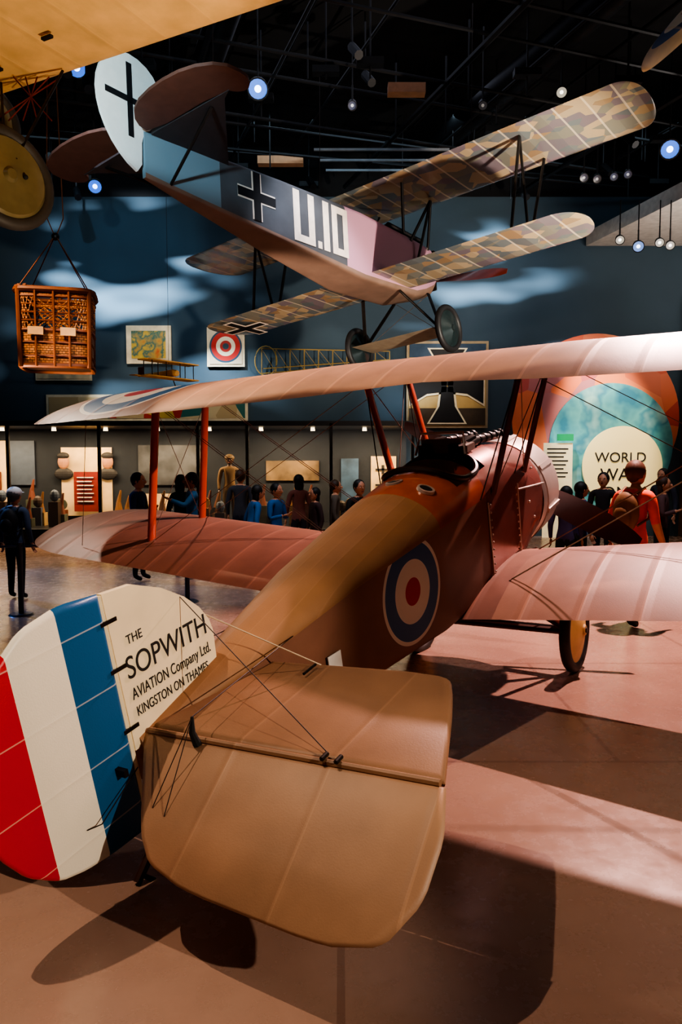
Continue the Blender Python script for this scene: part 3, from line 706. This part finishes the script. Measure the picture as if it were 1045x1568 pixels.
for i in range(7): P2(-5.97,-5.6-.04*(i%2),1.36-.09*i,1.38-.09*i,cream,17.185)
for x in (-6.28,-5.28): 
    g.sphere((x,17.2,1.72),(.13,.05,.17),simple('portrait_skin',srgb(170,120,90))); g.sphere((x,17.19,1.86),(.14,.05,.08),ink); g.sphere((x,17.21,1.45),(.22,.05,.14),ink)
P2(-4.6,-3.1,1.2,2.1,simple('dark_photo',srgb(70,72,76),scale=3,var=.6)); P2(-4.5,-3.7,.5,1.0,warmp)
P2(-1.7,-.5,1.3,1.75,simple('dark_photo2',srgb(110,90,66),scale=3,var=.6)); P2(.0,.4,.6,1.8,simple('blue_photo',srgb(60,84,108),scale=3,var=.5)); P2(.68,1.25,.55,1.85,warmp)
for i in range(3):
    z=1.55-i*.35; g.box((.78,17.22,z-.02),(1.13,17.24,z+.02),ink); g.box((.92,17.22,z-.1),(.98,17.24,z+.1),ink)
rr=random.Random(9)
for k in range(46):
    x=rr.uniform(-8.6,1.2); yy=rr.uniform(16.0,17.0); z0=.35; hh=rr.uniform(.25,.9); m=bits[k%6]
    g.box((x-.1,yy-.1,z0),(x+.1,yy+.1,z0+hh*.6),bits[(k*5+3)%6])
    if k%3==0: g.sphere((x,yy,z0+hh*.6+.13),(.1,.1,.13),m,10)
    elif k%3==1: g.tube([(x,yy,z0+hh*.6),(x,yy,z0+hh*.6+.2),(x+.05,yy,z0+hh*.6+.45)],[.09,.05,.02],m,8)
    else: g.lathe([(-.02,.001),(-.02,.12),(.02,.12),(.02,.001)],m,T(x,yy,z0+hh*.6+.12)@Matrix.Rotation(rad(90),4,'Z'),14)
for k in range(9): 
    x=-8.3+1.1*k; g.lathe([(0,.001),(0,.05),(.08,.04),(.08,.001)],simple('case_lamp',(1,.9,.7,1),.4,emis=(1,.8,.5,1),es=2.5),T(x,16.2,2.38)@Matrix.Rotation(rad(-90),4,'Y'),10)
g.obj('case',cs,None)
# small model aeroplane
mm=empty('model_biplane',T(-3.28,14.6,3.3)@Matrix.Rotation(rad(-35),4,'Z')@Matrix.Scale(1.15,4)); g=G(); mt=simple('model_tan',srgb(225,175,105),.5)
for z in (0,.26): g.box((-.12,-.55,z),(.14,.55,z+.02),mt)
for y in (-.45,-.15,.15,.45):
    for x in (-.09,.11): g.tube([(x,y,.01),(x,y,.26)],.008,steel,5)
g.tube([(.2,0,.08),(.1,0,.09),(-.7,0,.1)],[.05,.06,.015],mt,8); g.box((-.75,-.2,.09),(-.6,.2,.1),mt); g.box((-.75,-.01,.08),(-.62,.01,.24),redp); g.tube([(0,.1,-.02),(0,.15,-.12)],.01,steel,5); g.tube([(0,0,.24),(0,0,4.78)],.004,dwire,4)
g.obj('model',mm)
# barrier
br_=empty('barrier_rail'); g=G(); bm=simple('barrier_steel',srgb(80,88,104),.35,.6)
for x,y in ((-3.62,8.5),(-1.9,9.3),(-5.4,8.0)): 
    g.tube([(x,y,0),(x,y,.82)],.03,bm,10); g.lathe([(0,.001),(0,.14),(.02,.12),(.02,.001)],bm,T(x,y,0)@Matrix.Rotation(rad(-90),4,'Y'),20)
g.tube([(-5.4,8.0,.78),(-3.62,8.5,.78),(-1.9,9.3,.78)],.012,bm,6)
g.obj('rail',br_)

# ================================================================ PEOPLE
def person(name,x,y,h,ang,shirt,pants,hair,skin=srgb(190,135,105),pose='stand',cap=None,pack=None,long=False,sleeve=True,female=False,lean=0):
    s=h
    V={'pel':(0,0,.52),'wai':(0,.0,.60),'che':(0,-.005,.72),'sho':(0,0,.80),'nec':(0,-.005,.845),'hd':(0,-.01,.875)}
    w=.110 if not female else .095
    for sd,k in (('l',1),('r',-1)):
        fw=(k*.11 if pose=='walk' else k*.012)
        V['hip'+sd]=(k*.05,0,.49); V['kne'+sd]=(k*.055,-fw*.6-.01,.275); V['ank'+sd]=(k*.06,-fw+.0,.045); V['toe'+sd]=(k*.068,-fw-.075,.02)
        V['sh'+sd]=(k*w,0,.795)
        if pose in('point',) and k==1: V['el'+sd]=(k*.14,-.09,.70); V['wr'+sd]=(k*.10,-.22,.76)
        elif pose=='fold' or pose=='phone': V['el'+sd]=(k*.14,-.02,.635); V['wr'+sd]=(k*.05,-.13,.67)
        else: V['el'+sd]=(k*.14,.015+fw*.2,.635); V['wr'+sd]=(k*.145,-.03+fw*.5,.50)
    names=list(V); idx={n:i for i,n in enumerate(names)}
    R_={'pel':(.080,.062),'wai':(.070,.055),'che':(.088,.062),'sho':(.066,.05),'nec':(.03,.03),'hd':(.03,.032)}
    for sd in 'lr': R_.update({'hip'+sd:(.054,.052),'kne'+sd:(.035,.036),'ank'+sd:(.024,.026),'toe'+sd:(.02,.014),'sh'+sd:(.037,.037),'el'+sd:(.029,.029),'wr'+sd:(.018,.018)})
    E=[('pel','wai'),('wai','che'),('che','sho'),('sho','nec'),('nec','hd')]
    for sd in 'lr': E+=[('pel','hip'+sd),('hip'+sd,'kne'+sd),('kne'+sd,'ank'+sd),('ank'+sd,'toe'+sd),('sho','sh'+sd),('sh'+sd,'el'+sd),('el'+sd,'wr'+sd)]
    def ln(p): 
        z=max(0,p[2]-.52); return (p[0],p[1]-lean*z,p[2])
    me=D.meshes.new('tmp'); me.from_pydata([tuple(c*s for c in ln(V[n])) for n in names],[(idx[a],idx[b_]) for a,b_ in E],[]); 
    o=D.objects.new('tmp',me); C.collection.objects.link(o)
    m=o.modifiers.new('s','SKIN'); 
    for i,n in enumerate(names):
        sv=me.skin_vertices[0].data[i]; sv.radius=tuple(r*s for r in R_[n]); sv.use_root=(n=='pel')
    su=o.modifiers.new('u','SUBSURF'); su.levels=2; su.render_levels=2
    C.view_layer.update(); ev=o.evaluated_get(C.evaluated_depsgraph_get()); em=D.meshes.new_from_object(ev)
    g=G(); key=name+str(int(x*10)); sk=simple('skin_%d'%int(skin[0]*1000),skin,.5); shm=simple('shirt_'+key,shirt,.8,bump=.003); pnm=simple('trousers_'+key,pants,.8); hm=simple('hair_'+key,hair,.6,bump=.004,scale=20); shoe=simple('shoe_dark',srgb(35,30,28),.5)
    for q in (sk,shm,pnm,shoe): g.m(q)
    k0=len(g.v); g.v+=[v.co.copy() for v in em.vertices]
    wr=[Vector(ln(V['wr'+sd]))*s for sd in 'lr']; elb=[Vector(ln(V['el'+sd]))*s for sd in 'lr']
    for p in em.polygons:
        c=p.center; z=c.z/s; mi=1
        near=min((c-q).length for q in wr); 
        de=min(((c-e).length if (c-e).dot(q-e)>0 else 9) for e,q in zip(elb,wr))
        if z>.835: mi=0
        elif near<.022*s: mi=0
        elif (not sleeve) and (near<.1*s or (de<.15*s and abs(c.x)>.09*s)): mi=0
        elif z<.04: mi=3
        elif z<.50 and near>.07*s: mi=2
        g.f.append(tuple(k0+j for j in p.vertices)); g.mi.append(mi)
    D.objects.remove(o); D.meshes.remove(em)
    off=Vector(ln((0,-.012,.93)))*s; hr=.066*s
    g.sphere(off,(hr*.78,hr*.95,hr*1.10),sk,16)
    g.sphere(off+Vector((0,-hr*.25,-hr*.6)),(hr*.55,hr*.6,hr*.5),sk,12)
    g.sphere(off+Vector((0,-hr*1.0,-hr*.15)),(hr*.13,hr*.2,hr*.24),sk,8)
    lip=simple('lips',srgb(150,80,75),.5); g.sphere(off+Vector((0,-hr*.86,-hr*.58)),(hr*.24,hr*.08,hr*.07),lip,8)
    for k in (-1,1):
        g.sphere(off+Vector((k*hr*.78,0.05*hr,-hr*.05)),(hr*.1,hr*.2,hr*.28),sk,8)
        g.sphere(off+Vector((k*hr*.3,-hr*.83,hr*.05)),(hr*.13,hr*.07,hr*.08),cream,8); g.sphere(off+Vector((k*hr*.3,-hr*.89,hr*.05)),(hr*.06,hr*.03,hr*.06),ink,6)
        g.sphere(off+Vector((k*hr*.3,-hr*.84,hr*.25)),(hr*.2,hr*.07,hr*.04),hm,6)
    g.sphere(off+Vector((0,hr*.2,hr*.22)),(hr*.92,hr*.98,hr*1.03),hm,16)
    if long:
        g.sphere(off+Vector((0,hr*.45,-hr*.7)),(hr*.85,hr*.5,hr*1.3),hm,12)
    else:
        g.sphere(off+Vector((0,hr*.5,-hr*.25)),(hr*.66,hr*.5,hr*.6),hm,12)
    if cap:
        cm=simple('cap_'+str(int(cap[0]*99)),cap,.7); g.sphere(off+Vector((0,hr*.05,hr*.45)),(hr*1.0,hr*1.08,hr*.82),cm,16); g.sphere(off+Vector((0,-hr*1.1,hr*.42)),(hr*.7,hr*.6,hr*.08),cm,12)
    for sd,k in (('l',1),('r',-1)):
        W=Vector(ln(V['wr'+sd]))*s; d=(W-Vector(ln(V['el'+sd]))*s).normalized(); side=Vector((0,-1,0)) if abs(d.y)<.6 else Vector((1,0,0))*-k
        side=(side-d*side.dot(d)).normalized(); nn=d.cross(side)
        Rm=Matrix((d,side,nn)).transposed()
        g.sphere(W+d*.028*s,(.032*s,.023*s,.011*s),sk,10,Rm)
        for j,(o_,ln_) in enumerate(((.016,.040),(.006,.046),(-.005,.043),(-.015,.034))):
            b0=W+d*.05*s+side*o_*s; cur=nn*(-k*.012*s)
            g.tube([b0,b0+d*ln_*.5*s+cur*.3,b0+d*ln_*.9*s+cur*1.4],[.0052*s,.0048*s,.0036*s],sk,6)
        b0=W+d*.015*s+side*.018*s; g.tube([b0,b0+side*.016*s+d*.015*s,b0+side*.02*s+d*.035*s],[.0065*s,.006*s,.0045*s],sk,6)
    if pack:
        pmx=simple('pack_'+str(int(pack[0]*999)),pack,.7,bump=.003)
        g.sphere(Vector(ln((0,.085,.70)))*s,(.085*s,.055*s,.125*s),pmx,14); g.sphere(Vector(ln((0,.125,.67)))*s,(.06*s,.03*s,.07*s),pmx,12)
        for k in (-1,1): g.tube([Vector(ln(q))*s for q in ((k*.06,.07,.80),(k*.065,0,.845),(k*.068,-.065,.77),(k*.08,-.03,.66),(k*.07,.07,.62))],.008*s,pmx,6)
    ob=g.obj(name,None,60); ob.location=(x,y,0); ob.rotation_euler=(0,0,ang)
    return ob
JB=srgb(30,90,150); DK=srgb(28,30,38); BL=srgb(22,20,20); NV=srgb(30,38,60); GR=srgb(90,92,96)
person('museum_visitor',-4.1,9.5,1.40,rad(170),srgb(60,75,100),DK,GR,cap=srgb(215,215,215),pack=srgb(25,25,30))
person('museum_visitor',-2.95,11.0,1.56,rad(80),srgb(20,50,95),DK,BL,pose='fold')
person('museum_visitor',-2.45,11.6,1.52,rad(160),NV,DK,BL,long=True,female=True)
person('museum_visitor',-2.2,11.2,1.56,rad(-70),srgb(35,90,130),DK,BL,pose='point',skin=srgb(150,100,75))
person('museum_visitor',-1.32,11.0,1.38,rad(120),JB,NV,BL,long=True,female=True,lean=.2)
person('museum_visitor',-.97,11.3,1.40,rad(60),JB,DK,BL,pose='phone')
person('museum_visitor',-.40,11.8,1.32,rad(-60),srgb(60,40,40),DK,BL,long=True,female=True)
person('museum_visitor',.26,11.0,1.46,rad(30),srgb(20,22,26),DK,BL,pose='phone')
person('museum_visitor',-.1,12.5,1.42,rad(90),srgb(90,80,70),DK,srgb(60,40,25))
person('museum_visitor',-.72,12.9,1.5,rad(200),srgb(120,70,60),DK,BL,long=True,female=True)
person('museum_visitor',-1.75,13.2,1.58,rad(175),srgb(60,62,70),NV,srgb(70,45,28))
person('museum_visitor',2.97,10.0,1.40,rad(150),srgb(70,60,95),DK,BL)
person('museum_visitor',3.35,10.6,1.44,rad(100),srgb(60,50,110),DK,BL,long=True,female=True)
person('museum_visitor',3.08,7.95,1.73,rad(125),srgb(240,75,25),srgb(60,55,60),srgb(90,55,35),pose='walk',sleeve=False,pack=srgb(120,85,50))
person('museum_visitor',4.15,12.0,1.55,rad(-30),srgb(35,30,35),DK,BL)
person('museum_visitor',4.75,11.2,1.5,rad(60),srgb(90,60,60),DK,srgb(60,35,20),long=True,female=True,pose='fold')
person('museum_visitor',5.6,13.2,1.6,rad(-50),srgb(50,55,70),DK,BL)
person('museum_visitor',-6.1,12.5,1.6,rad(90),DK,DK,BL)
m_=person('uniformed_mannequin',-2.42,16.5,1.78,rad(10),srgb(105,80,50),srgb(92,72,45),srgb(80,60,40),skin=srgb(80,58,44),cap=srgb(95,74,46)); m_.location.z=.36; m_.scale=(.9,.9,.85); m_.parent=cs

# ================================================================ LIGHTS
def spot(loc,aim,power,col,size=60,blend=.4,r=.08):
    l=D.lights.new('stage_or_fill_light','SPOT'); l.energy=power; l.color=col; l.spot_size=rad(size); l.spot_blend=blend; l.shadow_soft_size=r
    o=D.objects.new('stage_or_fill_light',l); C.collection.objects.link(o); o.location=loc
    o.rotation_euler=(Vector(aim)-Vector(loc)).to_track_quat('-Z','Y').to_euler(); return o
def area(loc,aim,power,col,sx,sy):
    l=D.lights.new('case_or_fill_light','AREA'); l.shape='RECTANGLE'; l.size=sx; l.size_y=sy; l.energy=power; l.color=col
    o=D.objects.new('case_or_fill_light',l); C.collection.objects.link(o); o.location=loc; o.rotation_euler=(Vector(aim)-Vector(loc)).to_track_quat('-Z','Y').to_euler(); return o
spot((4.6,-1.6,3.6),(-1.0,2.9,.75),1150,(1,.87,.72),24,.5,.04)     # fin & rudder
spot((-3.4,2.5,7.5),(.3,2.8,.5),850,(1,.80,.62),48,.4,.03)    # tail, from left
spot((3.6,8.7,5.5),(1.7,4.4,.2),2400,(1,.63,.58),92,.35,.04)  # front, pink
spot((-4.2,7.4,7.4),(.6,5.1,1.0),1700,(1,.80,.57),30,.5,.05)  # deck
spot((-4.8,5.6,7.8),(-2.3,7.6,1.6),1300,(1,.84,.68),44,.6,.05) # port wings
spot((-5.2,9.6,5.2),(-2.2,7.6,2.1),520,(1,.86,.72),44,.6,.05) # port upper wing tip
spot((5.9,4.2,6.6),(1.9,6.4,1.5),900,(1,.72,.70),19,.6,.05) # nose
spot((-2.4,4.6,5.2),(-2.3,8.8,5.6),700,(.55,.85,1),46,.6,.1)  # hanging tail
spot((4.8,7.2,2.8),(1.6,12.5,5.4),1900,(1,.88,.74),60,.6,.08)  # added fill from below, brightens the hanging lozenge wings
spot((-2.0,9.0,2.6),(-.5,12.6,4.5),350,(1,.80,.66),50,.6,.1)
spot((-5.5,11,2.2),(-1.8,13.6,4.6),400,(1,.78,.56),50,.6,.1)
spot((-6,9,6.5),(-4.4,12,3.8),1100,(1,.72,.44),22,.5)
spot((0,4,1.4),(-2.4,5.6,4.9),400,(1,.84,.60),60,.6)
spot((2,4.5,3.0),(3.4,8.1,6.0),450,(1,.87,.7),40,.6)
spot((-9,13,6.0),(-4.6,10.2,0),1300,(.15,.4,1),36,.6)
for x,z,p in ((-4.4,4.4,170),(-2.6,4.3,170),(2.4,3.5,250),(6.0,2.4,1400),(-5,2.9,200),(-.3,4,90)):
    spot((x*.95,14.6,6.6),(x,17.6,z),p,(1,.88,.72),24 if x<5 else 32,.6)
for x in (-7.5,-5.6,-3.6,-1.2,.8): area((x,16.4,2.36),(x,16.6,0),65,(1,.74,.45),1.4,.3)
area((8.5,12.5,4.5),(8.0,13.5,7),200,(1,.92,.85),3,3)  # added uplight to brighten the soffit, outside the display cases
for x,y in ((-3,8.5),(0,9),(3.5,8.5)): spot((x,y,7.5),(x*1.0,11.3,1.2),750,(.85,.88,1),50,.6)
area((0,14.8,8.2),(0,17.6,4.5),75,(.6,.84,1),16,.6)  # added bluish wash to lift the back wall, no fitting modelled
def gobo(loc,aim,power,seed,size):
    o=spot(loc,aim,power,(.72,.87,1),size,.6,.02); l=o.data; l.use_nodes=True; nt=l.node_tree; em=nt.nodes['Emission']
    tc=nt.nodes.new('ShaderNodeTexCoord'); mp=nt.nodes.new('ShaderNodeMapping'); mp.inputs['Scale'].default_value=(1.1,3.6,1); mp.inputs['Location'].default_value=(seed,seed,0)
    no=nt.nodes.new('ShaderNodeTexNoise'); no.inputs['Scale'].default_value=1.5; no.inputs['Detail'].default_value=1
    rp=nt.nodes.new('ShaderNodeValToRGB'); rp.color_ramp.elements[0].position=.5; rp.color_ramp.elements[0].color=(.01,.015,.02,1); rp.color_ramp.elements[1].position=.7
    nt.links.new(tc.outputs['Normal'],mp.inputs[0]);nt.links.new(mp.outputs[0],no.inputs['Vector']);nt.links.new(no.outputs['Fac'],rp.inputs[0]);nt.links.new(rp.outputs[0],em.inputs['Color'])
gobo((-5.0,14.2,7.3),(-4.9,17.6,5.3),4600,1.3,84); gobo((3.2,14.6,7.4),(3.4,17.6,5.0),2800,4.1,74)
w=D.worlds.new('w'); C.scene.world=w; w.use_nodes=True; w.node_tree.nodes['Background'].inputs[0].default_value=(.5,.6,.8,1); w.node_tree.nodes['Background'].inputs[1].default_value=.05
for x,y in ((-5,2),(5,2),(0,12)):
    area((x,y,8.6),(x,y,0),40,(.75,.8,1) if y>5 else (1,.86,.78),5,5)  # added overhead fill for room ambient, not lamps of the cases
# ================================================================ CAMERA
cd=D.cameras.new('camera'); cd.sensor_width=36; cd.lens=1335.2/1800*36; cam=D.objects.new('camera',cd); C.collection.objects.link(cam)
cam.location=(0,0,H); cam.rotation_euler=(math.pi/2-.0664,0,0); C.scene.camera=cam
try:
    C.scene.view_settings.view_transform='AgX'; C.scene.view_settings.look='AgX - High Contrast'; C.scene.view_settings.exposure=.3
except Exception as e: print(e)
